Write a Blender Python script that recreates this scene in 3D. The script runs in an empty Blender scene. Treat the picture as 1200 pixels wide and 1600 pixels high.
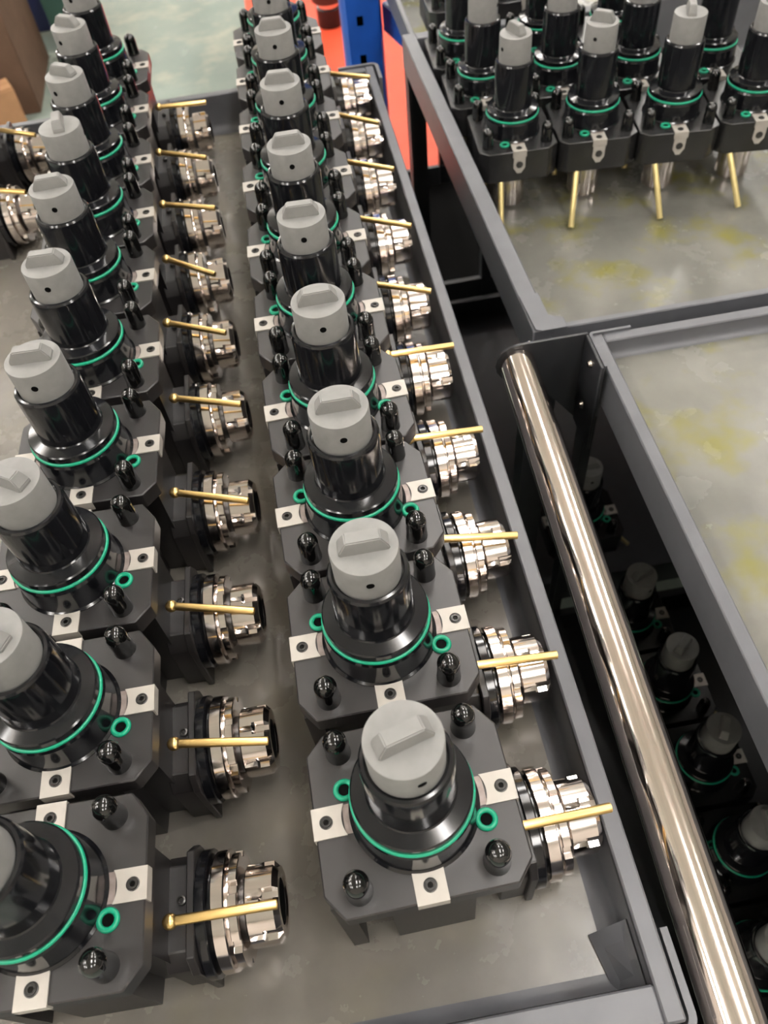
import bpy, bmesh, math, random
from mathutils import Vector, Matrix
R = math.radians
random.seed(7)
scene = bpy.context.scene
COL = scene.collection

# ---------------------------------------------------------------- camera
CAM_POS = Vector((-0.0029059, -0.1229524, 0.41135327))
F_PX = 1246.716                       # focal length for a 1200 x 1600 frame
RIGHT = Vector((0.98438607, -0.15671517, -0.08015242))
DOWN = Vector((-0.17340434, -0.78512213, -0.59457058))
FWD = Vector((0.0302488, 0.59918578, -0.80003838))
cam_data = bpy.data.cameras.new('camera')
cam = bpy.data.objects.new('camera', cam_data)
COL.objects.link(cam)
rot = Matrix((RIGHT, -DOWN, -FWD)).transposed()
cam.matrix_world = Matrix.Translation(CAM_POS) @ rot.to_4x4()
cam_data.sensor_fit = 'VERTICAL'
cam_data.sensor_height = 36.0
cam_data.lens = F_PX / 1600 * 36.0
cam_data.clip_start = 0.01
cam_data.clip_end = 100
cam_data.dof.use_dof = True
cam_data.dof.focus_distance = 0.47
cam_data.dof.aperture_fstop = 12.0
scene.camera = cam

# ---------------------------------------------------------------- world, exposure
world = bpy.data.worlds.new('world')
scene.world = world
world.use_nodes = True
world.node_tree.nodes['Background'].inputs[0].default_value = (0.80, 0.83, 0.85, 1)
world.node_tree.nodes['Background'].inputs[1].default_value = 0.35
scene.view_settings.view_transform = 'Standard'
scene.view_settings.look = 'None'
scene.view_settings.gamma = 1.0
scene.view_settings.use_curve_mapping = False
scene.view_settings.exposure = 0.12

FLOOR_Z = -0.90
CEIL_Z = 2.60
LAMP_Z = 2.40
LAMP_POWER = 14.0
CEIL_FILL_POWER = 22.0

# ---------------------------------------------------------------- helpers
def new_mat(name, color, rough=0.5, metal=0.0, coat=0.0, spec=0.5, noise=None, bump=0.0):
    m = bpy.data.materials.new(name)
    m.use_nodes = True
    nt = m.node_tree
    b = nt.nodes['Principled BSDF']
    b.inputs['Base Color'].default_value = (*color, 1)
    b.inputs['Roughness'].default_value = rough
    b.inputs['Metallic'].default_value = metal
    b.inputs['Coat Weight'].default_value = coat
    b.inputs['Coat Roughness'].default_value = 0.05
    b.inputs['Specular IOR Level'].default_value = spec
    if noise:
        sc, amt = noise
        tc = nt.nodes.new('ShaderNodeTexCoord')
        n = nt.nodes.new('ShaderNodeTexNoise')
        n.inputs['Scale'].default_value = sc
        n.inputs['Detail'].default_value = 6
        r = nt.nodes.new('ShaderNodeValToRGB')
        lo = tuple(c * (1 - amt) for c in color)
        hi = tuple(min(1, c * (1 + amt)) for c in color)
        r.color_ramp.elements[0].color = (*lo, 1)
        r.color_ramp.elements[1].color = (*hi, 1)
        r.color_ramp.elements[0].position = 0.3
        r.color_ramp.elements[1].position = 0.7
        nt.links.new(tc.outputs['Object'], n.inputs['Vector'])
        nt.links.new(n.outputs['Fac'], r.inputs['Fac'])
        nt.links.new(r.outputs['Color'], b.inputs['Base Color'])
        if bump:
            bp = nt.nodes.new('ShaderNodeBump')
            bp.inputs['Strength'].default_value = bump
            bp.inputs['Distance'].default_value = 0.001
            nt.links.new(n.outputs['Fac'], bp.inputs['Height'])
            nt.links.new(bp.outputs['Normal'], b.inputs['Normal'])
    return m

def stain_mat(name, base, dark, stain, rough, sc=7.0, stain_amt=0.55, metal=0.0):
    """worn sheet steel: blotches, oily stains, fine speckle, uneven gloss"""
    m = bpy.data.materials.new(name)
    m.use_nodes = True
    nt = m.node_tree
    L = nt.links.new
    b = nt.nodes['Principled BSDF']
    tc = nt.nodes.new('ShaderNodeTexCoord')
    def noise(scale, detail=5, rg=0.6):
        n = nt.nodes.new('ShaderNodeTexNoise')
        n.inputs['Scale'].default_value = scale
        n.inputs['Detail'].default_value = detail
        n.inputs['Roughness'].default_value = rg
        L(tc.outputs['Object'], n.inputs['Vector'])
        return n
    def ramp(n, p0, p1, c0=(0, 0, 0), c1=(1, 1, 1)):
        r = nt.nodes.new('ShaderNodeValToRGB')
        r.color_ramp.elements[0].position = p0
        r.color_ramp.elements[1].position = p1
        r.color_ramp.elements[0].color = (*c0, 1)
        r.color_ramp.elements[1].color = (*c1, 1)
        L(n.outputs['Fac'], r.inputs['Fac'])
        return r
    def mix(a, bcol, fac):
        x = nt.nodes.new('ShaderNodeMixRGB')
        L(fac, x.inputs[0])
        for i, v in ((1, a), (2, bcol)):
            if isinstance(v, tuple):
                x.inputs[i].default_value = (*v, 1)
            else:
                L(v, x.inputs[i])
        return x.outputs[0]
    c = ramp(noise(sc, 7), 0.34, 0.66, dark, base).outputs[0]
    f = ramp(noise(sc * 1.6 + 3.1, 3), 0.50, 0.72, (0, 0, 0), (stain_amt,) * 3).outputs[0]
    c = mix(c, stain, f)
    f2 = ramp(noise(420, 1), 0.80, 0.86, (0, 0, 0), (0.3,) * 3).outputs[0]
    c = mix(c, tuple(min(1, v * 2.0) for v in base), f2)
    L(c, b.inputs['Base Color'])
    rr = ramp(noise(sc * 2.3, 5), 0.3, 0.7, (rough * 0.75,) * 3, (min(1, rough * 1.3),) * 3)
    L(rr.outputs[0], b.inputs['Roughness'])
    b.inputs['Metallic'].default_value = metal
    return m

M = {}
M['oxide'] = new_mat('black_oxide_steel', (0.0125, 0.0108, 0.0112), 0.40, 0.0, 0.0, 0.78, (60, 0.15))
M['oxide'].node_tree.nodes['Principled BSDF'].inputs['IOR'].default_value = 1.55
M['oxide_dark'] = new_mat('black_oxide_oiled', (0.012, 0.0115, 0.012), 0.26, 0.0, 0.0, 0.7, (60, 0.15))
M['gloss'] = new_mat('polished_black_steel', (0.0065, 0.0068, 0.0085), 0.13, 0.0, 0.0, 0.55)
M['rubber'] = new_mat('black_rubber_gloss', (0.004, 0.004, 0.004), 0.09, 0.0, 0.3, 0.6)
M['green'] = new_mat('green_seal', (0.004, 0.30, 0.165), 0.35)
M['cap'] = new_mat('grey_cap', (0.215, 0.213, 0.205), 0.5, 0.0, 0.0, 0.4, (150, 0.06))
M['hole'] = new_mat('dark_hole', (0.003, 0.003, 0.003), 0.8, 0.0, 0.0, 0.06)
M['key'] = new_mat('ground_steel', (0.47, 0.44, 0.395), 0.45, 0.3, 0.0, 0.5, (90, 0.06))
M['slot'] = new_mat('bare_steel_slot', (0.30, 0.25, 0.23), 0.45, 0.5, 0.0, 0.5, (200, 0.25))
M['screw'] = new_mat('socket_screw_black', (0.07, 0.068, 0.066), 0.3, 0.7)
M['chrome'] = new_mat('bright_steel', (0.78, 0.71, 0.67), 0.12, 1.0)
M['tube'] = new_mat('chrome_tube', (0.93, 0.83, 0.765), 0.09, 1.0)
M['brass'] = new_mat('brass', (0.86, 0.60, 0.24), 0.30, 1.0)
M['brass_lit'] = new_mat('lit_brass', (0.95, 0.78, 0.36), 0.38, 0.65)  # lighter copy of the brass, bright reflections put into the colour
M['rail'] = new_mat('grey_painted_steel', (0.105, 0.108, 0.118), 0.38, 0.0, 0.0, 0.5, (40, 0.08))
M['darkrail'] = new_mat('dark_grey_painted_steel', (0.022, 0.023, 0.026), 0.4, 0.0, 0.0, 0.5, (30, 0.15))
M['pan'] = stain_mat('worn_tray_sheet', (0.195, 0.178, 0.152), (0.13, 0.121, 0.105), (0.16, 0.145, 0.095), 0.26, 9.0, 0.4)
M['pan_oily'] = stain_mat('oily_tray_sheet', (0.20, 0.195, 0.17), (0.125, 0.125, 0.11), (0.165, 0.155, 0.025), 0.24, 9.0, 0.85)
M['floor'] = stain_mat('green_epoxy_floor', (0.29, 0.34, 0.295), (0.21, 0.265, 0.24), (0.42, 0.43, 0.34), 0.22, 2.2, 0.6)
M['blue'] = new_mat('blue_painted_steel', (0.012, 0.085, 0.42), 0.35, 0.0, 0.0, 0.5, (25, 0.1))
M['orange'] = new_mat('orange_painted_steel', (0.74, 0.072, 0.026), 0.55, 0.0, 0.0, 0.5, (12, 0.1))
M['card'] = new_mat('cardboard', (0.40, 0.22, 0.115), 0.8, 0.0, 0.0, 0.2, (20, 0.1))
M['card_dark'] = new_mat('cardboard_brown', (0.125, 0.075, 0.05), 0.8, 0.0, 0.0, 0.2, (20, 0.1))
M['navy'] = new_mat('navy_plastic', (0.03, 0.04, 0.13), 0.5)
M['teal'] = new_mat('teal_plastic', (0.05, 0.12, 0.095), 0.5)
M['wall'] = new_mat('wall_paint', (0.36, 0.335, 0.31), 0.8, 0.0, 0.0, 0.3, (3, 0.06))
M['wall_pale'] = new_mat('pale_wall_paint', (0.74, 0.68, 0.62), 0.8, 0.0, 0.0, 0.3, (3, 0.06))
M['ceil'] = new_mat('ceiling_sheet', (0.86, 0.82, 0.78), 0.7, 0.0, 0.0, 0.3, (4, 0.1))
M['lampbody'] = new_mat('lamp_housing', (0.7, 0.7, 0.7), 0.5)
m = bpy.data.materials.new('lamp_tube')
m.use_nodes = True
b_ = m.node_tree.nodes['Principled BSDF']
b_.inputs['Emission Color'].default_value = (1.0, 0.965, 0.93, 1)
b_.inputs['Emission Strength'].default_value = 30.0
M['lamp'] = m

def finish(name, bm, mat, parent=None, loc=(0, 0, 0), smooth_deg=38, rotz=0.0):
    bmesh.ops.remove_doubles(bm, verts=bm.verts, dist=1e-6)
    bmesh.ops.recalc_face_normals(bm, faces=bm.faces)
    lim = R(smooth_deg)
    for f in bm.faces:
        f.smooth = True
    for e in bm.edges:
        e.smooth = not (len(e.link_faces) != 2 or e.calc_face_angle(0) > lim)
    me = bpy.data.meshes.new(name)
    bm.to_mesh(me)
    bm.free()
    me.materials.append(M[mat] if isinstance(mat, str) else mat)
    o = bpy.data.objects.new(name, me)
    COL.objects.link(o)
    o.location = loc
    o.rotation_euler = (0, 0, rotz)
    if parent is not None:
        o.parent = parent
    return o

def empty(name, loc, rotz=0.0):
    o = bpy.data.objects.new(name, None)
    o.empty_display_size = 0.05
    COL.objects.link(o)
    o.location = loc
    o.rotation_euler = (0, 0, rotz)
    return o

def tag(o, label=None, cat=None, group=None, kind=None):
    if label: o['label'] = label
    if cat: o['category'] = cat
    if group: o['group'] = group
    if kind: o['kind'] = kind
    return o

def lathe(bm, prof, seg=40, axis='z', c=(0, 0, 0)):
    """prof: (radius, height) from one end to the other; ends at radius 0 are closed"""
    c = Vector(c)
    rings = []
    for r, h in prof:
        ring = []
        if r <= 1e-7:
            p = Vector((0, 0, h)) if axis == 'z' else Vector((h, 0, 0))
            ring = [bm.verts.new(c + p)]
        else:
            for i in range(seg):
                a = 2 * math.pi * i / seg
                x, y = r * math.cos(a), r * math.sin(a)
                p = Vector((x, y, h)) if axis == 'z' else Vector((h, x, y))
                ring.append(bm.verts.new(c + p))
        rings.append(ring)
    for A, B in zip(rings, rings[1:]):
        for i in range(seg):
            j = (i + 1) % seg
            if len(A) == 1 and len(B) == 1:
                break
            if len(A) == 1:
                bm.faces.new((A[0], B[i], B[j]))
            elif len(B) == 1:
                bm.faces.new((A[i], A[j], B[0]))
            else:
                bm.faces.new((A[i], A[j], B[j], B[i]))
    for ring in (rings[0], rings[-1]):
        if len(ring) > 1 and ring is not None:
            try:
                bm.faces.new(ring)
            except ValueError:
                pass
    return bm

def torus(bm, Rm, r, z, seg=48, ms=10, c=(0, 0)):
    rings = []
    for i in range(seg):
        a = 2 * math.pi * i / seg
        rings.append([bm.verts.new((c[0] + (Rm + r * math.cos(t)) * math.cos(a), c[1] + (Rm + r * math.cos(t)) * math.sin(a), z + r * math.sin(t)))
                      for t in [2 * math.pi * k / ms for k in range(ms)]])
    for i in range(seg):
        A, B = rings[i], rings[(i + 1) % seg]
        for k in range(ms):
            l = (k + 1) % ms
            bm.faces.new((A[k], B[k], B[l], A[l]))
    return bm

def prism(bm, poly, z0, z1, bevel=0.0, mat3=None):
    vs0 = [bm.verts.new((x, y, z0)) for x, y in poly]
    vs1 = [bm.verts.new((x, y, z1)) for x, y in poly]
    n = len(poly)
    fs = [bm.faces.new(vs1), bm.faces.new(list(reversed(vs0)))]
    for i in range(n):
        j = (i + 1) % n
        fs.append(bm.faces.new((vs0[i], vs0[j], vs1[j], vs1[i])))
    if bevel:
        es = set(e for f in fs for e in f.edges)
        bmesh.ops.bevel(bm, geom=list(es), offset=bevel, segments=1, affect='EDGES', clamp_overlap=True)
    if mat3 is not None:
        pass
    return bm

def box(bm, x0, x1, y0, y1, z0, z1, bevel=0.0):
    return prism(bm, [(x0, y0), (x1, y0), (x1, y1), (x0, y1)], z0, z1, bevel)

def box_between(bm, a, b, w, h, bevel=0.0, up=(0, 0, 1)):
    """beam from a to b (centre of its top face), width w, height h downward"""
    a, b = Vector(a), Vector(b)
    d = (b - a).normalized()
    s = d.cross(Vector(up)).normalized()
    u = s.cross(d).normalized()
    pts = []
    for p in (a, b):
        pts.append([p + s * (w / 2), p - s * (w / 2), p - s * (w / 2) - u * h, p + s * (w / 2) - u * h])
    v = [[bm.verts.new(q) for q in ps] for ps in pts]
    fs = [bm.faces.new(v[0]), bm.faces.new(list(reversed(v[1])))]
    for i in range(4):
        j = (i + 1) % 4
        fs.append(bm.faces.new((v[0][i], v[1][i], v[1][j], v[0][j])))
    if bevel:
        es = set(e for f in fs for e in f.edges)
        bmesh.ops.bevel(bm, geom=list(es), offset=bevel, segments=2, affect='EDGES', clamp_overlap=True)
    return bm

def cyl_between(bm, a, b, r, seg=20, r2=None):
    a, b = Vector(a), Vector(b)
    r2 = r if r2 is None else r2
    d = (b - a).normalized()
    s = d.orthogonal().normalized()
    u = d.cross(s)
    A = [bm.verts.new(a + (s * math.cos(2 * math.pi * i / seg) + u * math.sin(2 * math.pi * i / seg)) * r) for i in range(seg)]
    B = [bm.verts.new(b + (s * math.cos(2 * math.pi * i / seg) + u * math.sin(2 * math.pi * i / seg)) * r2) for i in range(seg)]
    for i in range(seg):
        j = (i + 1) % seg
        bm.faces.new((A[i], A[j], B[j], B[i]))
    bm.faces.new(A)
    bm.faces.new(list(reversed(B)))
    return bm

def B():
    return bmesh.new()

# ---------------------------------------------------------------- tool holder geometry
HX, HY = 0.0510, 0.0456          # half size of the flange plate
PLATE = [(-HX + .009, -HY), (HX - .009, -HY), (HX, -HY + .010), (HX, HY - .013), (HX - .009, HY), (-HX + .010, HY), (-HX, HY - .010), (-HX, -HY + .012)]

def rim_plug_parts(root, zt, sk):
    """parts common to both kinds of tool holder; zt = height of the plate top, sk = shank stretch"""
    P = (0, 0, zt)
    # shank with its collar
    prof = [(0.0332, -0.0005), (0.0332, 0.0006), (0.0318, 0.0018), (0.0312, 0.006), (0.0308, 0.0185), (0.0298, 0.0205), (0.0286, 0.0212),
            (0.0286, 0.0232), (0.0296, 0.0240), (0.0296, 0.0282), (0.0288, 0.0290), (0.0223, 0.0306), (0.0216, 0.0314)]
    top = [(0.0216, 0.0655), (0.0213, 0.0680), (0.0204, 0.0694), (0.0190, 0.0698), (0.0184, 0.0692), (0.0182, 0.0670), (0.0, 0.0670)]
    prof = prof + [(r, 0.031 + (h - 0.031) * sk) for r, h in top]
    finish('shank', lathe(B(), prof, 64), 'gloss', root, P, 16)
    finish('seal_ring', torus(B(), 0.02935, 0.00135, 0.0222, 64, 10), 'green', root, P, 60)
    # grey drive coupling
    zc0, zc1 = 0.031 + (0.0672 - 0.031) * sk, 0.031 + (0.0905 - 0.031) * sk
    cp = finish('drive_coupling', lathe(B(), [(0.0, zc0), (0.0170, zc0), (0.0175, zc0 + .0005), (0.0175, zc1 - .0010), (0.0172, zc1 - .0002), (0.0166, zc1), (0, zc1)], 48), 'cap', root, P, 30)
    bm = B()
    h = 0.0085 if sk < 1.1 else 0.0100
    lb, lt, wb, wt = 0.0128, 0.0088, 0.0046, 0.0036
    v0 = [bm.verts.new((x * lb, y * wb, zc1 - .0005)) for x, y in ((-1, -1), (1, -1), (1, 1), (-1, 1))]
    vm = [bm.verts.new((x * lb, y * wb, zc1 + .0022)) for x, y in ((-1, -1), (1, -1), (1, 1), (-1, 1))]
    v1 = [bm.verts.new((x * lt, y * wt, zc1 + h)) for x, y in ((-1, -1), (1, -1), (1, 1), (-1, 1))]
    fs = [bm.faces.new(list(reversed(v0))), bm.faces.new(v1)]
    for a_, b2 in ((v0, vm), (vm, v1)):
        for i in range(4):
            j = (i + 1) % 4
            fs.append(bm.faces.new((a_[i], a_[j], b2[j], b2[i])))
    bmesh.ops.bevel(bm, geom=list(set(e for f in fs for e in f.edges)), offset=0.0006, segments=2, affect='EDGES')
    finish('tang', bm, 'cap', cp, (0, 0, 0), 25)
    zh = zc0 + (zc1 - zc0) * 0.58
    ph = finish('pin_hole', lathe(B(), [(0, -0.0004), (0.0021, -0.0004), (0.0021, 0.0001), (0, 0.0001)], 16, 'x'), 'hole', cp, (0, -0.01748, zh))
    ph.rotation_euler = (0, 0, -math.pi / 2)
    # rubber bolt caps
    first = None
    for sx, sy in ((-1, -1), (1, -1), (1, 1), (-1, 1)):
        if first is None:
            r = 0.0065
            prof = [(0, -0.0005), (r + .0003, -0.0005), (r + .0003, 0.0010), (r, 0.0020), (r * 0.98, 0.014)] + \
                   [(r * 0.98 * math.cos(a), 0.0155 + r * 1.1 * math.sin(a)) for a in [R(k) for k in (0, 18, 36, 54, 72)]] + [(0, 0.0155 + r * 1.1)]
            first = finish('bolt_cap', lathe(B(), prof, 24), 'rubber', root, (sx * .0337, sy * .0343, zt), 50)
        else:
            o = first.copy()
            COL.objects.link(o)
            o.location = (sx * .0337, sy * .0343, zt)
            o.parent = root
    # coolant port seals
    for sx in (-1, 1):
        o = finish('port_seal', torus(B(), 0.0044, 0.00145, 0.0006, 28, 8), 'green', root, (sx * .0336, -sx * .0144, zt), 60)
        finish('port_hole', lathe(B(), [(0, -0.0005), (0.0036, -0.0005), (0.0036, 0.0004), (0, 0.0004)], 24), 'hole', o)
    return P

def key_parts(root, P, side_tab=False):
    """ground steel keys on the four sides with socket screws and bare slots"""
    for k, (ro, dist, inner) in enumerate(((0, HX, .0352), (math.pi, HX, .0352), (-math.pi / 2, HY, .0318), (math.pi / 2, HY, .0318))):
        if side_tab and k > 1:
            continue
        bm = B()
        w, tz = 0.0078, 0.0010
        nseg = 8
        pts = [(dist + .0010, -w), (dist + .0010, w)]
        for i in range(nseg + 1):
            y = w - 2 * w * i / nseg
            pts.append((inner + 0.0010 * (1 - (y / w) ** 2) * (2.0 if k < 2 else 0.3) - 0.0, y))
        prism(bm, pts, -0.0065, tz, 0.0)
        o = finish('side_key', bm, 'key', root, P)
        o.rotation_euler = (0, 0, ro)
        sx = 0.045 if k < 2 else 0.0385
        bm = B()
        lathe(bm, [(0, 0), (0.0034, 0), (0.0034, .0003), (0.0031, .0005), (0.0029, 0.0005), (0.0029, .0002), (0.0026, .0002), (0.0025, 0.0007), (0.0014, .0007), (0.0013, -.0003), (0, -.0003)], 24)
        s = finish('socket_screw', bm, 'screw', o, (sx, 0, tz))
        if k < 2:
            bm = B()
            box(bm, 0.0300, inner + .001, -.0073, .0073, -0.004, 0.0003)
            finish('key_slot', bm, 'slot', root, P).rotation_euler = (0, 0, ro)
        if side_tab and k == 0:
            bm = B()
            y0 = dist + .0003
            for zz0, zz1, ww in ((-0.0195, -0.006, w * .86),):
                pr = [(-ww, zz1), (-ww, zz0), (0 - ww * .35, zz0 - .0065), (ww * .35, zz0 - .0065), (ww, zz0), (ww, zz1)]
                va = [bm.verts.new((dist - .003, y, z)) for y, z in pr]
                vb = [bm.verts.new((dist + .0010, y, z)) for y, z in pr]
                bm.faces.new(va); bm.faces.new(list(reversed(vb)))
                for i in range(len(pr)):
                    j = (i + 1) % len(pr)
                    bm.faces.new((va[i], va[j], vb[j], vb[i]))
            t = finish('key_tab', bm, 'key', root, P)
            finish('tab_screw', lathe(B(), [(0, -.0002), (.0040, -.0002), (.0040, .0004), (.0022, .0006), (0, 0.0006)], 20, 'x'), 'screw', t, (dist + .001, 0, -.0155))

def plate_part(root, P, thick, mat='oxide'):
    finish('flange_plate', prism(B(), PLATE, -thick, 0.0, 0.0007), mat, root, P, 30)

def make_nut(bm, x0, x1, rn, slot_from, seg=72, nslot=6, axis='x', flip=1, bore=0.0125):
    """clamping nut with slots that open on its face"""
    st = [x0, x0 + .0008] + [slot_from + (x1 - .0035 - slot_from) * k / 4 for k in range(5)] + [x1 - .0030, x1]
    rings = []
    for s, x in enumerate(st):
        ring = []
        for i in range(seg):
            a = 2 * math.pi * i / seg
            r = rn
            if s == 0: r = rn - .0010
            if s == len(st) - 1: r = rn - .0032
            ph = ((a / (2 * math.pi) * nslot) % 1.0)
            half = 0.15
            d = abs(ph - 0.5)
            if s >= 2:
                lim = half * (0.55 if s == 2 else 1.0)
                if d < lim:
                    r = min(r, rn - .0028)
            p = Vector((x, r * math.cos(a), r * math.sin(a)))
            if axis == 'z':
                p = Vector((p.y, p.z, x * flip))
            ring.append(bm.verts.new(p))
        rings.append(ring)
    for rr, x in ((bore + .0018, x1), (bore, x1 - .001), (bore, x1 - .010), (0.0001, x1 - .010)):
        ring = []
        for i in range(seg):
            a = 2 * math.pi * i / seg
            p = Vector((x, rr * math.cos(a), rr * math.sin(a)))
            if axis == 'z':
                p = Vector((p.y, p.z, x * flip))
            ring.append(bm.verts.new(p))
        rings.append(ring)
    for A, C in zip(rings, rings[1:]):
        for i in range(seg):
            j = (i + 1) % seg
            bm.faces.new((A[i], A[j], C[j], C[i]))
    bm.faces.new(rings[0])
    return bm

ZT = 0.122                       # plate height of the angular holders above the tray
NOZ = Vector((0.0500, -0.0100, -0.0445))

def make_angular():
    root = empty('tool_holder', (0, 0, 0))
    P = rim_plug_parts(root, ZT, 1.0)
    plate_part(root, P, 0.0135)
    key_parts(root, P)
    # block under the plate, notched where the bolts pass
    bm = B()
    yb, xl, xr = 0.0370, -0.0500, 0.0440
    nb = 0.024
    poly = [(xl, -yb), (-.041, -yb), (-.041, -nb), (-.0235, -nb), (-.0225, -yb), (.0235, -yb), (.0245, -nb), (xr - .004, -nb), (xr, -nb - .002),
            (xr, nb + .002), (xr - .004, nb), (.0245, nb), (.0235, yb), (-.0225, yb), (-.0235, nb), (-.041, nb), (-.041, yb), (xl, yb)]
    prism(bm, poly, -0.1215, -0.0132)
    bd = finish('body', bm, 'oxide', root, P, 30)
    # spindle housing towards the collet
    bm = B()
    prof = [(-.0300, -.1215), (.0300, -.1215), (.0300, -.074), (.022, -.062), (-.022, -.062), (-.0300, -.074)]
    va = [bm.verts.new((.0405, y, z)) for y, z in prof]
    vb = [bm.verts.new((.0560, y, z)) for y, z in prof]
    fs = [bm.faces.new(va), bm.faces.new(list(reversed(vb)))]
    for i in range(6):
        j = (i + 1) % 6
        fs.append(bm.faces.new((va[i], va[j], vb[j], vb[i])))
    bmesh.ops.bevel(bm, geom=list(set(e for f in fs for e in f.edges)), offset=0.0007, segments=1, affect='EDGES')
    hs = finish('spindle_housing', bm, 'oxide', root, P, 25)
    finish('grub_screw', lathe(B(), [(0, -.001), (.0026, -.001), (.0026, .0035), (.0016, .0038), (.0013, .0030), (0, .0030)], 12), 'screw', hs, (.0515, .0030, -.0625))
    bm = B()
    prof = [(-.0335, -.1215), (.0335, -.1215), (.0335, -.068), (.027, -.0545), (-.027, -.0545), (-.0335, -.068)]
    va = [bm.verts.new((.0555, y, z)) for y, z in prof]
    vb = [bm.verts.new((.0600, y, z)) for y, z in prof]
    fs = [bm.faces.new(va), bm.faces.new(list(reversed(vb)))]
    for i in range(6):
        j = (i + 1) % 6
        fs.append(bm.faces.new((va[i], va[j], vb[j], vb[i])))
    bmesh.ops.bevel(bm, geom=list(set(e for f in fs for e in f.edges)), offset=0.0006, segments=1, affect='EDGES')
    finish('housing_plate', bm, 'oxide', root, P, 25)
    za = -0.0868
    AX = (0, 0, ZT + za)
    finish('bearing_flange', lathe(B(), [(0, .0598), (.0338, .0598), (.0343, .0604), (.0343, .0652), (.0335, .0660), (.0290, .0664), (.0290, .0684), (0, .0684)], 56, 'x'), 'gloss', root, AX, 30)
    finish('clamp_ring', lathe(B(), [(0, .0680), (.0316, .0680), (.0326, .0688), (.0326, .0752), (.0318, .0759), (.0270, .0761), (.0270, .0775), (0, .0775)], 64, 'x'), 'chrome', root, AX, 30)
    # notched adjusting ring
    bm = B()
    seg = 96
    rings = []
    for x, dr in ((.0774, -.004), (.0775, -.0006), (.0779, 0), (.0822, 0), (.0826, -.0006), (.0827, -.012)):
        ring = []
        for i in range(seg):
            a = 2 * math.pi * i / seg
            r = 0.0304 + dr
            if (i % 16) in (0, 1, 2) and dr > -.003:
                r -= .0030
            ring.append(bm.verts.new((x, r * math.cos(a + .3), r * math.sin(a + .3))))
        rings.append(ring)
    for A, C in zip(rings, rings[1:]):
        for i in range(seg):
            j = (i + 1) % seg
            bm.faces.new((A[i], A[j], C[j], C[i]))
    bm.faces.new(rings[0]); bm.faces.new(rings[-1])
    finish('notched_ring', bm, 'chrome', root, AX, 30)
    finish('spindle_neck', lathe(B(), [(0, .0825), (.0178, .0825), (.0178, .0850), (0, .0850)], 32, 'x'), 'screw', root, AX, 30)
    nut = finish('collet_nut', make_nut(B(), .0846, .1036, .0221, .0930), 'chrome', root, AX, 28)
    finish('bore', lathe(B(), [(0, .1000), (.0128, .1000), (.0128, .1022), (.0100, .1026), (.0060, .1008), (0, .1008)], 28, 'x'), 'hole', nut, (0, 0, 0), 30)
    # brass coolant nozzle, origin at its ball
    nz = finish('coolant_nozzle', lathe(B(), [(0.0027, 0.002), (0.0027, .0560), (.0025, .0566), (.0015, .0566), (.0015, .0500), (0, .0500)], 20, 'x'), 'brass', root, tuple(Vector(P) + NOZ), 30)
    finish('nozzle_ball', lathe(B(), [(0, -.0042)] + [(.0042 * math.sin(R(k)), -.0042 * math.cos(R(k))) for k in range(20, 180, 20)] + [(0, .0042)], 20, 'x'), 'brass', nz, (0, 0, 0), 60)
    return root

ZS = 0.0925                      # plate height of the straight holders above the tray
def make_straight():
    root = empty('tool_holder', (0, 0, 0))
    P = rim_plug_parts(root, ZS, 1.27)
    plate_part(root, P, 0.0360, 'oxide_dark')
    key_parts(root, P, True)
    prof = [(0, -.0355), (.0275, -.0355), (.0290, -.0365), (.0290, -.0455), (.0280, -.0468), (.0245, -.0480), (.0215, -.0520), (0, -.0520)]
    finish('collet_flange', lathe(B(), prof, 48), 'chrome', root, P, 30)
    nut = finish('collet_nut', make_nut(B(), 0.0465, 0.0923, 0.0188, 0.070, axis='z', flip=-1), 'chrome', root, P, 28)
    finish('bore', lathe(B(), [(0, -.0905), (.0128, -.0905), (.0128, -.0890), (0, -.0890)], 24), 'hole', nut)
    nz = finish('coolant_nozzle', lathe(B(), [(0.0034, -0.002), (0.0034, .0600), (.0032, .0606), (.0018, .0606), (.0018, .0560), (0, .0560)], 16, 'x'), 'brass_lit', root, (0, 0, 0), 30)
    return root

def copy_tree(o, parent=None):
    c = o.copy()
    COL.objects.link(c)
    c.parent = parent
    for ch in o.children:
        copy_tree(ch, c)
    return c

def child(root, name):
    for c in root.children:
        if c.name.split('.')[0] == name:
            return c

def aim(o, start, end):
    d = Vector(end) - Vector(start)
    o.location = start
    o.rotation_euler = d.to_track_quat('X', 'Z').to_euler()

# ---------------------------------------------------------------- the room
def structure(name, bm, mat):
    o = finish(name, bm, mat)
    o['kind'] = 'structure'
    return o

structure('floor', box(B(), -5, 6, -4, 11, FLOOR_Z - .1, FLOOR_Z), 'floor')
structure('ceiling', box(B(), -5, 6, -4, 11, CEIL_Z, CEIL_Z + .1), 'ceil')
structure('wall_left', box(B(), -5.1, -5, -4, 11, FLOOR_Z, CEIL_Z), 'wall')
structure('wall_right', box(B(), 6, 6.1, -4, 11, FLOOR_Z, CEIL_Z), 'wall')
structure('wall_back', box(B(), -5, 6, 11, 11.1, FLOOR_Z, CEIL_Z), 'wall_pale')
structure('wall_front', box(B(), -5, 6, -4.1, -4, FLOOR_Z, CEIL_Z), 'wall_pale')

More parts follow.
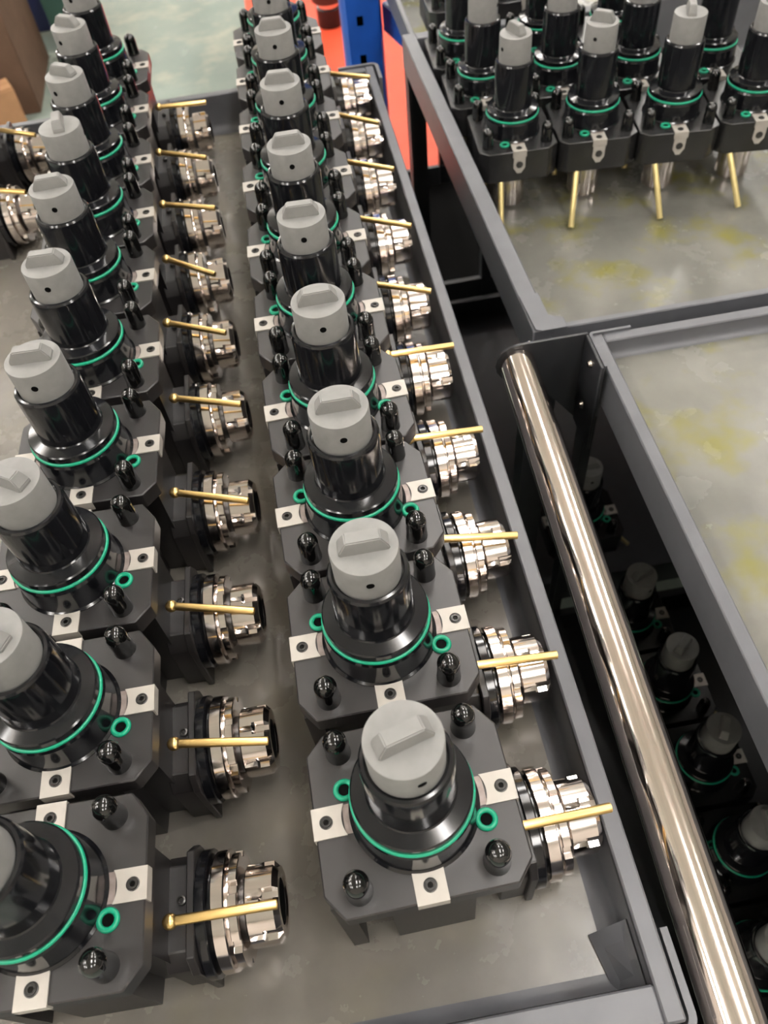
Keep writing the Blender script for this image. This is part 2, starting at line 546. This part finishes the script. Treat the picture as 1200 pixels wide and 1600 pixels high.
def make_lamp(x, y):
    r = empty('ceiling_light', (x, y, LAMP_Z))
    bm = B()
    box(bm, -.13, .13, -.62, .62, 0.012, .07, .008)
    finish('housing', bm, 'lampbody', r)
    for sx in (-.06, .06):
        bm = B()
        cyl_between(bm, (sx, -.58, 0), (sx, .58, 0), .014, 12)
        finish('tube', bm, 'lamp', r)
    for sy in (-.4, .4):
        bm = B()
        cyl_between(bm, (0, sy, .06), (0, sy, CEIL_Z - LAMP_Z), .006, 8)
        finish('hanger', bm, 'lampbody', r)
    ld = bpy.data.lights.new('lamp_light', 'AREA')
    ld.shape = 'RECTANGLE'
    ld.size = .22
    ld.size_y = 1.2
    ld.energy = LAMP_POWER
    ld.color = (1.0, 0.965, 0.935)
    lo = bpy.data.objects.new('lamp_light', ld)
    COL.objects.link(lo)
    lo.parent = r
    lo.location = (0, 0, -.02)
    lu = bpy.data.lights.new('ceil_fill_light', 'AREA')  # added upward fill, brightens the ceiling that the chrome mirrors
    lu.shape = 'RECTANGLE'
    lu.size = .20
    lu.size_y = 1.1
    lu.energy = CEIL_FILL_POWER
    lu.color = (1.0, 0.95, 0.90)
    lo2 = bpy.data.objects.new('ceil_fill_light', lu)
    COL.objects.link(lo2)
    lo2.parent = r
    lo2.location = (0, 0, .075)
    lo2.rotation_euler = (math.pi, 0, 0)
    return r
LAMPS = [(x, y) for x in (-3.9, -2.3, .6, 2.4) for y in (-2.4, -.2, 2.0, 4.4, 6.8, 9.2)]
rows_txt = ['leftmost', 'second', 'third', 'rightmost']
cols_txt = ['front', 'second', 'third', 'fourth', 'fifth', 'far']
for i, (x, y) in enumerate(LAMPS):
    tag(make_lamp(x, y), 'twin tube ceiling light, %s in the %s row over the trolleys' % (cols_txt[i % 6], rows_txt[i // 6]), 'light', 'ceiling strip lights')

# ---------------------------------------------------------------- trolleys
def lerp2(a, b, t):
    return (a[0] + (b[0] - a[0]) * t, a[1] + (b[1] - a[1]) * t)

def trolley(name, label, fl, fr, br, bl, rim, deck, rail_w, rail_h, lower, pan='pan', bend=0.012, posts=True, front_w=None, inset=0.0, post_w=.018):
    """corners are the outer corners of the rim; the tray deck hangs inside"""
    cx = (fl[0] + fr[0] + br[0] + bl[0]) / 4
    cy = (fl[1] + fr[1] + br[1] + bl[1]) / 4
    root = empty(name, (cx, cy, FLOOR_Z))
    tag(root, label, 'trolley')
    off = Vector((-cx, -cy, -FLOOR_Z))
    C4 = [fl, fr, br, bl]
    ins = []
    for x, y in C4:
        sx = 1 if x < cx else -1
        sy = 1 if y < cy else -1
        wy = front_w if (front_w and sy > 0) else rail_w
        ins.append((x + sx * rail_w, y + sy * wy, sx, sy))
    # rails (mitred)
    for i in range(4):
        j = (i + 1) % 4
        a, b, c, d = C4[i], C4[j], ins[j][:2], ins[i][:2]
        if i % 2 == 0:                 # front and back rails run between the side rails
            a = (ins[i][0], C4[i][1]); b = (ins[j][0], C4[j][1])
        else:
            c = (ins[j][0], C4[j][1]); d = (ins[i][0], C4[i][1])
            g = 0.0004
        bm = B()
        prism(bm, [a, b, c, d], rim - rail_h, rim if i % 2 else rim - .0004, 0.0012)
        finish('tray_rail', bm, 'rail', root, off)
    # tray deck and the bent walls of the pan
    e = 0.0004
    q = [(x + sx * e, y + sy * e, sx, sy) for x, y, sx, sy in ins]
    bm = B()
    prism(bm, [(x + sx * bend, y + sy * bend) for x, y, sx, sy in q], deck - .003, deck)
    finish('tray_deck', bm, pan, root, off)
    for i in range(4):
        j = (i + 1) % 4
        bm = B()
        prev = None
        steps = [(0.0, rim - .003)] + [(bend * (1 - math.cos(R(t))), deck + bend * (1 - math.sin(R(t)))) for t in (0, 18, 36, 54, 72, 90)]
        for d, z in steps:
            A = bm.verts.new((q[i][0] + q[i][2] * d, q[i][1] + q[i][3] * d, z))
            Bv = bm.verts.new((q[j][0] + q[j][2] * d, q[j][1] + q[j][3] * d, z))
            if prev:
                bm.faces.new((prev[0], prev[1], Bv, A))
            prev = (A, Bv)
        o = finish('tray_wall', bm, 'rail', root, off, 60)
    # posts
    if posts:
        for x, y, sx, sy in ins:
            x0 = x - sx * rail_w + sx * (.001 + inset)
            y0 = y - sy * (front_w if (front_w and sy > 0) else rail_w) + sy * .001
            bm = B()
            t, w = .004, post_w
            poly = [(x0, y0), (x0 + sx * w, y0), (x0 + sx * w, y0 + sy * t), (x0 + sx * t, y0 + sy * t), (x0 + sx * t, y0 + sy * w), (x0, y0 + sy * w)]
            prism(bm, poly, FLOOR_Z + .08, rim - rail_h - .0005 if False else rim - rail_h)
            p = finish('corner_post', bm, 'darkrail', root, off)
            bm = B()
            lathe(bm, [(0, -.012), (.034, -.012), (.038, -.008), (.038, .008), (.034, .012), (0, .012)], 24, 'x')
            finish('caster', bm, 'hole', p, (x0 + sx * .03, y0 + sy * .05, FLOOR_Z + .0385))
    # lower shelf
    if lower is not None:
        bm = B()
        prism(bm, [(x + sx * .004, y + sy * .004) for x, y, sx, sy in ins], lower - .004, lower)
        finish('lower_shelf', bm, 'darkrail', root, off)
        for i in range(4):
            j = (i + 1) % 4
            bm = B()
            a, b = Vector((ins[i][0], ins[i][1], lower + .04)), Vector((ins[j][0], ins[j][1], lower + .04))
            box_between(bm, a, b, .010, .05)
            finish('shelf_rail', bm, 'darkrail', root, off)
    return root, off

# near trolley with the rows of angular holders
RIM_A, DECK_A = -0.0755, -0.122
AF, ABK, AR, AL = -0.1075, 0.9640, 0.1155, -0.56
trolA, offA = trolley('steel_trolley', 'grey steel trolley in the foreground carrying the long rows of tool holders',
                      (AL, AF), (AR, AF), (AR, ABK), (AL, ABK), RIM_A, DECK_A, 0.0110, 0.036, -0.62, 'pan', front_w=.0185)
# right rear trolley
RIM_D, DECK_D = -0.0915, -0.180
trolD, offD = trolley('steel_trolley', 'dark grey steel trolley at upper right with a block of upright tool holders',
                      (0.1845, 0.4285), (0.84, 0.4285), (0.84, 1.078), (0.1725, 1.078), RIM_D, DECK_D, 0.0185, 0.045, -0.60, 'pan_oily', front_w=.0075, post_w=.029)
# right near trolley, with the chrome handle
RIM_E, DECK_E = -0.0755, -0.0925
trolE, offE = trolley('steel_trolley', 'empty grey steel trolley at right with a chrome push handle',
                      (0.2255, -0.45), (0.86, -0.45), (0.86, 0.3950), (0.2255, 0.3950), RIM_E, DECK_E, 0.0110, 0.042, -0.60, 'pan_oily', 0.006)
# trolley behind
RIM_F, DECK_F = -0.128, -0.180
trolF, offF = trolley('steel_trolley', 'steel trolley behind the upper right one, hidden by its tool holders',
                      (0.197, 1.086), (1.30, 1.086), (1.30, 1.500), (0.197, 1.500), RIM_F, DECK_F, 0.008, 0.040, -0.58, 'pan_oily', inset=.10)

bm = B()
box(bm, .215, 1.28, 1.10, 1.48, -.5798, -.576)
finish('shade_sheet', bm, 'hole', trolF, offF)  # black sheet standing in for the shade on this lower shelf

# corner strap of the near trolley
def strap(root, off, path, t, z0, z1, name='corner_bracket', mat='rail'):
    bm = B()
    n = len(path)
    outer = []
    for i, p in enumerate(path):
        p = Vector(p)
        d = (Vector(path[min(i + 1, n - 1)]) - Vector(path[max(i - 1, 0)])).normalized()
        outer.append(p + Vector((d.y, -d.x)) * t)
    poly = [tuple(p) for p in path] + [tuple(p) for p in reversed(outer)]
    prism(bm, poly, z0, z1)
    return finish(name, bm, mat, root, off)

def corner_path(p0, corner, p1, r, n=5):
    c, a, b = Vector(corner), Vector(p0), Vector(p1)
    da, db = (a - c).normalized(), (b - c).normalized()
    ctr = c + da * r + db * r
    pts = [tuple(a)]
    for i in range(n + 1):
        t = math.pi / 2 * i / n
        pts.append(tuple(ctr - db * r * math.cos(t) - da * r * math.sin(t)))
    pts.append(tuple(b))
    return pts
g = 0.0028
strap(trolA, offA, corner_path((AR + g, -0.064), (AR + g, AF - g), (0.058, AF - g), 0.006), -0.0042, RIM_A - .045, RIM_A - .006)
strap(trolA, offA, corner_path((AR + g, .925), (AR + g, ABK + g), (0.070, ABK + g), 0.006)[::-1], -0.0042, RIM_A - .045, RIM_A + .001)
# gusset sheet in the corner of the near tray
bm = B()
v = [(0.1030, -0.0560, RIM_A - .012), (0.0860, -0.0560, DECK_A + .0015), (0.0930, -0.0900, DECK_A + .0015), (0.1030, -0.0900, RIM_A - .012)]
vv = [bm.verts.new(p) for p in v] + [bm.verts.new((p[0] + .0012, p[1], p[2] - .0012)) for p in v]
bm.faces.new(vv[:4]); bm.faces.new(list(reversed(vv[4:])))
for i in range(4):
    j = (i + 1) % 4
    bm.faces.new((vv[i], vv[j], vv[4 + j], vv[4 + i]))
finish('corner_gusset', bm, 'rail', trolA, offA)

# handle of the right near trolley
HZ = -0.088
h0, h1 = Vector((0.1585, 0.3880, HZ)), Vector((0.1425, -0.120, HZ))
hd = (h1 - h0).normalized()
bm = B()
cyl_between(bm, h0, h1 + hd * 0.30, 0.0160, 40)
hnd = finish('push_handle', bm, 'tube', trolE, offE)
# bracket plate at the far end: rounded around the tube, bent flange on the rail
bm = B()
yb0, yb1 = 0.3885, 0.3910
prof = []
zc = HZ
for k in range(0, 9):
    a = R(90 + 22.5 * k)
    prof.append((0.1590 + .0205 * math.cos(a), zc + .0205 * math.sin(a)))
prof += [(0.190, zc - .045), (0.2205, zc - .085), (0.2205, zc + .0205)]
va = [bm.verts.new((x, yb0, z)) for x, z in prof]
vb = [bm.verts.new((x, yb1, z)) for x, z in prof]
bm.faces.new(va); bm.faces.new(list(reversed(vb)))
for i in range(len(prof)):
    j = (i + 1) % len(prof)
    bm.faces.new((va[i], va[j], vb[j], vb[i]))
brk = finish('handle_bracket', bm, 'darkrail', trolE, offE)
bm = B()
box(bm, 0.2182, 0.2212, 0.345, 0.3885, zc - .085, zc + .020, .0008)
fl_ = finish('bracket_flange', bm, 'darkrail', trolE, offE)
for y, z in ((0.368, zc + .004), (0.372, zc - .050)):
    finish('bolt', lathe(B(), [(0, -.0034), (.0028, -.0026), (.0042, 0), (0, 0)], 14, 'x'), 'chrome', fl_, (0.2182, y, z))
strap(trolE, offE, corner_path((0.2240, 0.352), (0.2240, 0.3968), (0.262, 0.3968), 0.004)[::-1], -0.0026, RIM_E - .06, RIM_E + .002, 'corner_bracket', 'rail')
# unseen panels added to keep room light off the lower shelves
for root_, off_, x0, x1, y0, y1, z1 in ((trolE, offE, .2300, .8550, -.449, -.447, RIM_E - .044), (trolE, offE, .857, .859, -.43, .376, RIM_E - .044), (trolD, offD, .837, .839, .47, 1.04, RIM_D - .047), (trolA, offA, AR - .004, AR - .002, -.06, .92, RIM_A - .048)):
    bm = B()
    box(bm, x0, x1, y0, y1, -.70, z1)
    finish('light_block_panel', bm, 'darkrail', root_, off_)
# flat plate on the front corner of the right rear trolley
bm = B()
prism(bm, [(.1865, .4290), (.1925, .4262), (.2160, .4262), (.2160, .4400), (.2030, .4460), (.2030, .480), (.1840, .480)], RIM_D + .0004, RIM_D + .0022, .0004)
finish('corner_plate', bm, 'rail', trolD, offD)
# bolt on the right rear trolley's corner
finish('bolt', lathe(B(), [(0, -.0034), (.0028, -.0026), (.0042, 0), (0, 0)], 14, 'x'), 'chrome', trolD, tuple(Vector((0.1845, 0.436, RIM_D - .022)) + offD))

# ---------------------------------------------------------------- the tool holders
ang = make_angular()
ROW_B = [(-.0014, 0, 1.44), (-.0039, .0991, .55), (-.0046, .1959, 1.76), (-.0058, .2912, 1.9), (-.0072, .3892, -.26), (-.0076, .4869, -.79),
         (-.0062, .5914, .48), (-.0045, .6994, -.54), (-.0027, .8035, -.89), (-.0015, .9040, 0.3)]
ROW_A = [(-.1884, -.0119, -1.08), (-.1865, .0847, -.27), (-.1882, .1825, -1.34), (-.1858, .2815, -1.83), (-.1869, .3806, .31), (-.1928, .4804, -1.75),
         (-.1948, .5744, 1.2), (-.199, .6711, 1.12), (-.204, .7795, -.67), (-.206, .8850, 0)]
ROW_C = [(-.405, .763, 0), (-.405, .895, 0)]
CAP_B = [15, 0, 0, 1, -3, -1, -5, -3, -4, 0]
CAP_A = [0, -28, -32, -2, -3, 2, 97, -35, -34, -20]
CAP_C = [10, 0]
# nozzle ends in world coordinates (plane of the ball), per row
END_B = [(.107, -.0095), (.105, -.012), (.104, -.018), (.106, -.012), (.107, -.008), (.103, -.030), (.101, -.034), (.101, -.036), (.100, -.042), (.101, -.032)]
END_A = [(.105, -.0095), (.104, -.017), (.105, -.022), (.106, -.026), (.106, -.028), (.107, -.034), (.100, -.048), (.106, -.030), (.107, -.034), (.105, -.010)]
END_C = [(.105, -.028), (.104, -.036)]
ordn = ['nearest', 'second', 'third', 'fourth', 'fifth', 'sixth', 'seventh', 'eighth', 'ninth', 'farthest']
first = True
def place_angular(spec, capang, end, label, group):
    global first
    o = ang if first else copy_tree(ang)
    first = False
    x, y, t = spec
    o.location = (x, y, DECK_A + .0002)
    o.rotation_euler = (0, 0, R(t))
    child(o, 'drive_coupling').rotation_euler = (0, 0, R(capang - t))
    s = Vector((0, 0, ZT)) + NOZ
    aim(child(o, 'coolant_nozzle'), s, s + Vector((end[0] - NOZ.x, end[1] - NOZ.y, -.003)))
    tag(o, label, 'tool holder', group)
    return o
for i, s in enumerate(ROW_B):
    w = {0: 'black tool holder with grey cap, nearest in the middle row beside the tray rail',
         9: 'black tool holder with grey cap, farthest in the middle row by the blue upright'}.get(i, 'black tool holder with grey cap, %s from the front in the middle row' % ordn[i])
    place_angular(s, CAP_B[i], END_B[i], w, 'tool holders in the middle row')
for i, s in enumerate(ROW_A):
    w = {0: 'black tool holder cut by the lower left corner, nearest of the left row',
         9: 'black tool holder, farthest of the left row by the far tray rail'}.get(i, 'black tool holder with grey cap, %s from the front in the left row' % ordn[i])
    place_angular(s, CAP_A[i], END_A[i], w, 'tool holders in the left row')
place_angular(ROW_C[0], CAP_C[0], END_C[0], 'tool holder at the left edge, nearer of two showing only collet and brass nozzle', 'tool holders at the left edge')
place_angular(ROW_C[1], CAP_C[1], END_C[1], 'tool holder at the left edge, farther of two, beside the far tray rail', 'tool holders at the left edge')

strt = make_straight()
ROW_D = [[(.2528, .7762, -93), (.3475, .7722, -95), (.4410, .7607, -97), (.5350, .7565, -97.6)],
         [(.2434, .8890, -93), (.3390, .8850, -94), (.4340, .8740, -95), (.5300, .8690, -96)],
         [(.2419, .9980, -92), (.3480, .9930, -93), (.4430, .9830, -94)]]
CAP_D = [[-68, -40, 72, 20], [60, 100, 75, 40], [80, 60, 30]]
END_D1 = [(783, 362), (893, 345), (1030, 330), (1152, 315)]
STA_D1 = [(784, 293), (902, 275), (1025, 262), (1143, 247)]
def pix(u, v, z):
    d = RIGHT * ((u - 600) / F_PX) + DOWN * ((v - 800) / F_PX) + FWD
    return CAM_POS + d * ((z - CAM_POS.z) / d.z)
firsts = True
rown = ['front', 'second', 'third']
def place_straight(x, y, t, z, capang, label, group):
    global firsts
    o = strt if firsts else copy_tree(strt)
    firsts = False
    o.location = (x, y, z + .0002)
    o.rotation_euler = (0, 0, R(t))
    child(o, 'drive_coupling').rotation_euler = (0, 0, R(capang - t))
    s = Vector((.0475, -.010, ZS - .0365))
    aim(child(o, 'coolant_nozzle'), s, s + Vector((.030, random.uniform(-.006, .006), -.046)))
    tag(o, label, 'tool holder', group)
    return o
for r_, row in enumerate(ROW_D):
    for k, (x, y, t) in enumerate(row):
        o = place_straight(x, y, t, DECK_D, CAP_D[r_][k], 'black upright tool holder, %s in the %s row of the upper right tray' % (['first', 'second', 'third', 'fourth'][k], rown[r_]), 'upright tool holders on the upper right tray')
        if r_ == 0:
            mw = Matrix.Translation(Vector((x, y, DECK_D))) @ Matrix.Rotation(R(t), 4, 'Z')
            inv = mw.inverted()
            a = inv @ pix(*STA_D1[k], DECK_D + ZS - .0385)
            b = inv @ pix(*END_D1[k], DECK_D + .010)
            a.x = min(a.x, .0495)
            aim(child(o, 'coolant_nozzle'), a, b)
for k, (x, y, t) in enumerate([(.2680, 1.170, -90), (.3640, 1.168, -90)]):
    o = place_straight(x, y, t, DECK_F, 40 + 30 * k, ['black upright tool holder, left one on the trolley behind', 'black upright tool holder, right one on the trolley behind'][k], 'tool holders on the trolley behind')
    s = Vector((.040, -.010, ZS - .0365))
    aim(child(o, 'coolant_nozzle'), s, s + Vector((.004, -.030, -.046)))
LOW_TXT = ['behind the handle bracket on the lower shelf, in shadow'] + ['on the shadowy lower shelf below the handle, %s from its far end' % w_ for w_ in ('first', 'second', 'third', 'fourth', 'fifth')]
for k, (x, y) in enumerate([(.3000, .500), (.3090, .330), (.3200, .234), (.3260, .138), (.3290, .042), (.3000, -.054)]):
    place_straight(x, y, 0, -.60, 20 * k, 'dark tool holder ' + LOW_TXT[k], 'tool holders on the lower shelf')

# ---------------------------------------------------------------- background
# blue rack upright with punched holes
up = empty('rack_upright', (0.158, 1.44, FLOOR_Z))
tag(up, 'blue steel rack upright with square punched holes behind the tray corner', 'rack')
bm = B()
H = 1.5
w = .030
zs = [0.0]
holes = [0.162 + .066 * k for k in range(19)]
hs_ = .0085
for h in holes:
    zs += [h - hs_, h + hs_]
zs += [H]
xs = [-w, -.0125, -.0005, w]
for i in range(len(zs) - 1):
    for j in range(3):
        if i % 2 == 1 and j == 1:
            continue
        q_ = [bm.verts.new((x, -.0, z)) for x, z in ((xs[j], zs[i]), (xs[j + 1], zs[i]), (xs[j + 1], zs[i + 1]), (xs[j], zs[i + 1]))]
        bm.faces.new(q_)
for pts in ([(-w, 0), (-w - .006, .010), (-w - .006, .075)], [(w, 0), (w + .004, .006), (w + .004, .075)]):
    prev = None
    for x, y in pts:
        A, C2 = bm.verts.new((x, y, 0)), bm.verts.new((x, y, H))
        if prev: bm.faces.new((prev[0], A, C2, prev[1]))
        prev = (A, C2)
o = finish('upright_channel', bm, 'blue', up)
sol = o.modifiers.new('thick', 'SOLIDIFY'); sol.thickness = .0025
bm = B(); box(bm, -w + .003, w - .003, .060, .064, 0.01, H - .01); finish('hole_shade_sheet', bm, 'hole', up)  # near-black sheet added to paint the shade behind the punched holes
bm = B(); box(bm, -w - .02, w + .02, -.02, .09, 0, .006); finish('base_plate', bm, 'blue', up)
bm = B()
box_between(bm, (.055, .060, FLOOR_Z * -1 - .205), (.105, -.130, FLOOR_Z * -1 - .205), .028, .050, .002)
finish('rack_beam', bm, 'blue', up)

# orange steel bench behind
cab = empty('storage_bench', (0.55, 2.35, FLOOR_Z))
tag(cab, 'low orange steel bench behind the blue upright', 'bench')
bm = B(); box(bm, -.63, .65, -.78, .85, .280, .300, .003); finish('bench_top', bm, 'orange', cab)
bm = B(); box(bm, -.63, .65, -.78, -.75, .258, .2795, .002); finish('front_lip', bm, 'orange', cab)
for sx in (-.60, .62):
    for sy in (-.72, .82):
        bm = B(); box(bm, sx - .02, sx + .02, sy - .02, sy + .02, 0, .2795, .002); finish('leg', bm, 'orange', cab)

# black machine part standing on the bench
mp = empty('spindle_cartridge', (0.162, 2.43, -.5995))
tag(mp, 'black cylinder with a bright steel band standing on the orange bench', 'machine part')
finish('cartridge_body', lathe(B(), [(0, 0), (.034, 0), (.036, .003), (.036, .048), (.034, .050), (0, .050)], 32), 'gloss', mp)
finish('steel_band', lathe(B(), [(0, .050), (.030, .050), (.030, .066), (0, .066)], 32), 'chrome', mp)
finish('cartridge_head', lathe(B(), [(0, .066), (.044, .066), (.047, .070), (.047, .22), (.043, .225), (0, .225)], 32), 'oxide', mp)

# cartons at the upper left
def carton(x, y, z, sx, sy, sz, rz, label, mat='card', group=None):
    r = empty('carton', (x, y, z), R(rz))
    tag(r, label, 'box', group)
    bm = B(); box(bm, -sx / 2, sx / 2, -sy / 2, sy / 2, 0, sz, .004); finish('carton_body', bm, mat, r)
    for s in (-1, 1):
        bm = B(); box(bm, -sx / 2 + .002, sx / 2 - .002, (.003 if s > 0 else -sy / 2 + .002), (sy / 2 - .002 if s > 0 else -.003), sz + .0003, sz + .004); finish('flap', bm, mat, r)
    return r
carton(-1.14, 3.06, FLOOR_Z, .55, .45, .70, 2, 'large brown cardboard carton at the upper left edge', 'card_dark')
carton(-0.945, 2.765, FLOOR_Z, .095, .09, .135, 22, 'small light cardboard carton in front of the large one', 'card')
for nm, x, y, sx, sz, mt, lab in (('plastic_bin', -.955, 3.66, .16, .62, 'navy', 'navy blue plastic bin behind the cartons'), ('plastic_bin', -.775, 3.42, .11, .27, 'teal', 'teal green plastic bin right of the cartons')):
    r = empty(nm, (x, y, FLOOR_Z))
    tag(r, lab, 'bin')
    bm = B()
    a = [(-sx / 2 * .85, -.12), (sx / 2 * .85, -.12), (sx / 2 * .85, .12), (-sx / 2 * .85, .12)]
    vs = [bm.verts.new((x_, y_, 0)) for x_, y_ in a]
    vt = [bm.verts.new((x_ / .85, y_ / .85, sz)) for x_, y_ in a]
    vi = [bm.verts.new((x_ / .85 * .92, y_ / .85 * .92, sz)) for x_, y_ in a]
    vd = [bm.verts.new((x_ * .9, y_ * .9, .02)) for x_, y_ in a]
    for A, C2 in ((vs, vt), (vt, vi), (vi, vd)):
        for i in range(4):
            j = (i + 1) % 4
            bm.faces.new((A[i], A[j], C2[j], C2[i]))
    bm.faces.new(vs); bm.faces.new(vd)
    finish('bin_shell', bm, mt, r)
    bm = B(); torus(bm, .5, .03, 0, 4, 6)
    bm.free()
    bm = B()
    for s in (-1, 1):
        box(bm, -sx / 2 - .008, sx / 2 + .008, s * .142 - .006, s * .142 + .006, sz - .02, sz)
    finish('bin_rim', bm, mt, r)
